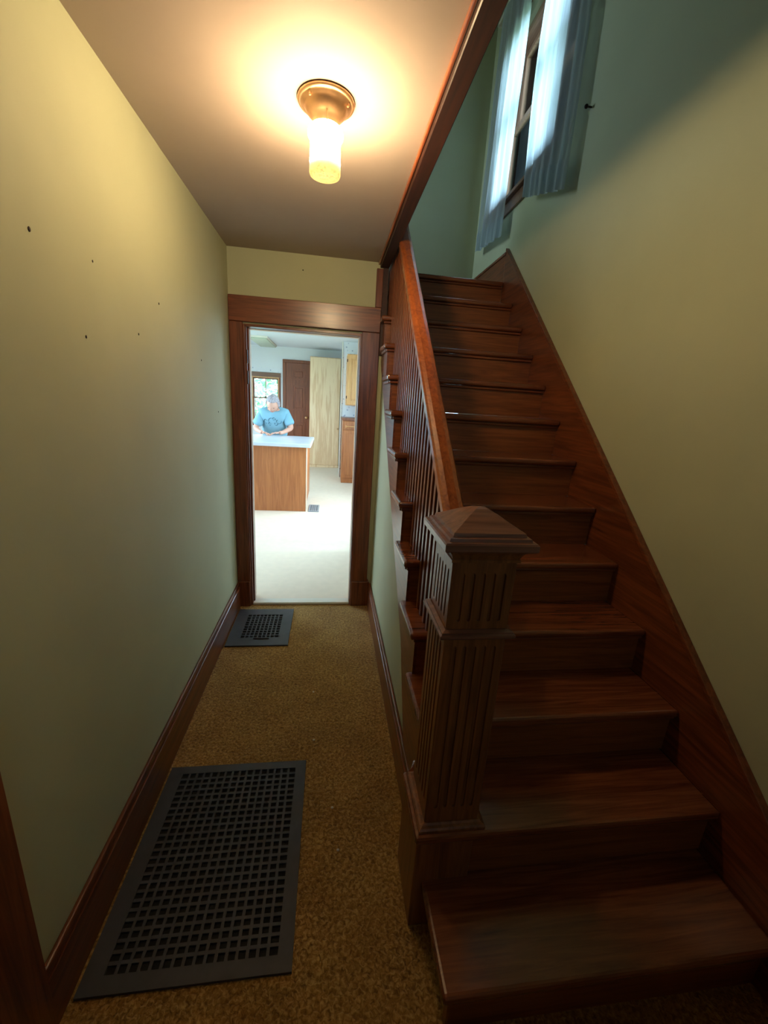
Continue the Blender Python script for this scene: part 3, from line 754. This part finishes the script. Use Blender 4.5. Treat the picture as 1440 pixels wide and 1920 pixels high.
PX, PY = -.25, 7.16
pe = empty('person', (PX, PY, KF), 'grey haired person in a blue t-shirt leaning over the island', 'person')
# joints: image-left arm is -x
hip = (PX, PY + .02, .86); wa = (PX, PY - .0, 1.02); ch = (PX, PY - .10, 1.20); sh = (PX, PY - .15, 1.30); nk = (PX + .005, PY - .20, 1.345); hb = (PX + .01, PY - .235, 1.40)
sL = (PX - .175, PY - .12, 1.275); eL = (PX - .285, PY - .17, 1.03); wLh = (PX - .175, PY - .385, 1.0); hL = (PX - .13, PY - .455, .995)
sR = (PX + .185, PY - .12, 1.285); eR = (PX + .285, PY - .17, 1.06); wRh = (PX + .165, PY - .375, 1.00); hR = (PX + .12, PY - .44, .998)
V = [hip, wa, ch, sh, nk, hb, sL, eL, wLh, hL, sR, eR, wRh, hR,
     (PX - .10, PY + .02, .78), (PX - .11, PY, .48), (PX - .11, PY + .03, .11), (PX - .115, PY - .09, .062), (PX + .10, PY + .02, .78), (PX + .11, PY, .48), (PX + .11, PY + .03, .11), (PX + .115, PY - .09, .062)]
E_ = [(0, 1), (1, 2), (2, 3), (3, 4), (4, 5), (3, 6), (6, 7), (7, 8), (8, 9), (3, 10), (10, 11), (11, 12), (12, 13), (0, 14), (14, 15), (15, 16), (16, 17), (0, 18), (18, 19), (19, 20), (20, 21)]
Rd = [(.15, .11), (.145, .11), (.15, .11), (.11, .08), .052, .05, .062, .046, .03, .032, .062, .046, .03, .032, .085, .058, .04, .036, .085, .058, .04, .036]
body = skin_mesh('body', V, E_, Rd, 'skin', pe)
# t-shirt
TV = [(PX, PY + .02, .84), wa, ch, (PX, PY - .145, 1.295), (PX + .003, PY - .185, 1.345), sL, tuple(Vector(sL).lerp(Vector(eL), .5)), tuple(Vector(sL).lerp(Vector(eL), .86)), sR, tuple(Vector(sR).lerp(Vector(eR), .5)), tuple(Vector(sR).lerp(Vector(eR), .86))]
TE = [(0, 1), (1, 2), (2, 3), (3, 4), (3, 5), (5, 6), (6, 7), (3, 8), (8, 9), (9, 10)]
TR = [(.235, .17), (.225, .17), (.205, .15), (.155, .11), .088, .086, .084, .094, .086, .084, .094]
ts = skin_mesh('t_shirt', TV, TE, TR, 'shirt', pe)
tr_ = skin_mesh('trousers', [(PX, PY + .02, .80), V[14], V[15], (V[16][0], V[16][1], .14), V[18], V[19], (V[20][0], V[20][1], .14)], [(0, 1), (1, 2), (2, 3), (0, 4), (4, 5), (5, 6)], [(.17, .13), .105, .078, .062, .105, .078, .062], 'jeans', pe)
# printed motif on the chest: swirls pressed onto the cloth
bm = bmesh.new()
for (cx, cz, r0, t0, t1) in ((-.27, 1.17, .06, 0, 4.6), (-.17, 1.16, .05, 2, 6.5), (-.36, 1.16, .04, 0, 5), (-.21, 1.12, .035, 2, 7), (-.30, 1.12, .03, 1, 5), (-.23, 1.19, .03, -1, 3)):
    prev = None
    for j in range(15):
        a = t0 + (t1 - t0) * j / 14; r_ = r0 * (.4 + .6 * j / 14)
        x = cx + r_ * math.cos(a); z = cz + r_ * math.sin(a)
        hit, loc, nor, _ = ts.ray_cast(Vector((x, PY - 1.0, z)), Vector((0, 1, 0)))
        if not hit: prev = None; continue
        l2 = loc + Vector((0, -.002, 0)); a_, b_ = bm.verts.new(l2 + Vector((-.004, 0, .004))), bm.verts.new(l2 + Vector((.004, 0, -.004)))
        if prev: bm.faces.new((prev[0], prev[1], b_, a_))
        prev = (a_, b_)
pr = finish('shirt_print', bm, 'print', ts); pr.matrix_parent_inverse = Matrix.Identity(4)
# head: looking down and slightly to image right
HC = Vector((PX + .012, PY - .315, 1.425))
rot = Matrix.Rotation(math.radians(42), 3, 'X') @ Matrix.Rotation(math.radians(-10), 3, 'Z')


def headpt(p): return HC + rot @ (Vector(p) * 1.14)


bm = bmesh.new(); bmesh.ops.create_uvsphere(bm, u_segments=28, v_segments=22, radius=1.0)
for v in bm.verts:
    x, y, z = v.co
    w = .078 * (1 - .22 * max(0, -z) ** 1.5); d = .098; h_ = .118
    q = Vector((x * w, y * d * (1 - .1 * max(0, -z)), z * h_))
    if y < 0:
        q.y -= .012 * math.exp(-((z + .85) / .28) ** 2) * math.exp(-(x / .35) ** 2)     # chin
        q.y -= .026 * math.exp(-((z + .16) / .20) ** 2) * math.exp(-(x / .16) ** 2)     # nose
        q.y += .010 * math.exp(-((z - .05) / .14) ** 2) * math.exp(-((abs(x) - .38) / .2) ** 2)  # eye sockets
        q.y -= .006 * math.exp(-((z - .25) / .12) ** 2)                                  # brow
    v.co = headpt(q)
hd = finish('head', bm, 'skin', pe, True)
for s in (-1, 1):
    c = headpt((s * .030, -.080, .006)); o = ball('eye', c, .011, 'eye', hd, 1.3, .7, .6, 10); o.matrix_parent_inverse = Matrix.Identity(4)
    c = headpt((s * .078, .008, -.01)); o = ball('ear', c, .022, 'skin', hd, .45, .8, 1.3, 10); o.matrix_parent_inverse = Matrix.Identity(4)
c = headpt((0, -.088, -.058)); o = ball('mouth', c, .018, 'lip', hd, 1.2, .35, .35, 10); o.matrix_parent_inverse = Matrix.Identity(4)
for oo in hd.children: oo.matrix_parent_inverse = Matrix.Identity(4)
# short wavy hair, a bumpy shell over crown, sides and back
bm = bmesh.new(); bmesh.ops.create_icosphere(bm, subdivisions=5, radius=1.0)
dead = []
for v in bm.verts:
    x, y, z = v.co
    hair = (z > .46 - .25 * y) or (y > .05 and z > -.55) or (abs(x) > .75 and y > -.25 and z > -.2)
    if not hair: dead.append(v)
    wv = .010 * math.sin(17 * x + 3 * z) * math.sin(15 * y + 4 * x) + .007 * math.sin(31 * z + 9 * x)
    k = 1.14 + wv * 5
    v.co = headpt((x * .080 * k, y * .100 * k + .004, z * .119 * k * .99 + .004))
bmesh.ops.delete(bm, geom=dead, context='VERTS')
hr = finish('hair', bm, 'hair', pe, True)
md = hr.modifiers.new('thick', 'SOLIDIFY'); md.thickness = .02; md.offset = -1


def hand(wrist, tip, side):
    w = Vector(wrist); t = Vector(tip); f = (t - w).normalized(); up = Vector((0, 0, 1)); lat = f.cross(up).normalized(); up = lat.cross(f).normalized()
    verts = [tuple(w), tuple(w + f * .045), tuple(w + f * .085)]; edges = [(0, 1), (1, 2)]; rad = [(.026, .018), (.034, .016), (.036, .013)]
    o = skin_mesh('hand', verts, edges, rad, 'skin', body, 0, 2)
    fin = []
    for k, (off, ln) in enumerate(((-.028, .062), (-.010, .072), (.010, .068), (.028, .052))):
        b0 = w + f * .080 + lat * off
        b1 = b0 + f * ln * .45 - up * .002; b2 = b1 + f * ln * .32 - up * .010; b3 = b2 + f * ln * .22 - up * .012
        fin.append([b0, b1, b2, b3])
    tb = w + f * .03 + lat * (-.03 * side)
    fin.append([tb, tb + lat * (-.022 * side) + f * .022, tb + lat * (-.030 * side) + f * .045 - up * .004])
    for ch_ in fin:
        o = skin_mesh('finger', [tuple(q) for q in ch_], [(i, i + 1) for i in range(len(ch_) - 1)], [.0088] * (len(ch_) - 1) + [.0065], 'skin', body, 0, 1)


hand((hL[0] - .0, hL[1], hL[2] + .004), (hL[0] + .06, hL[1] - .04, hL[2] - .006), -1)
hand((hR[0], hR[1], hR[2] + .004), (hR[0] - .07, hR[1] - .03, hR[2] - .004), 1)
for ob in body.children: ob.matrix_parent_inverse = Matrix.Identity(4)
for s in (-1, 1):
    sx = PX + s * .113
    bm = bmesh.new(); bxm(bm, sx - .045, sx + .045, PY - .19, PY + .08, KF, KF + .085, .03, 3); finish('shoe', bm, 'white', pe, True)

# sub-parts share their part's frame: world coordinates throughout
for o in list(bpy.data.objects):
    if o.parent is not None and o.parent.parent is not None:
        o.matrix_parent_inverse = Matrix.Translation(-o.parent.location)
bpy.context.view_layer.update()
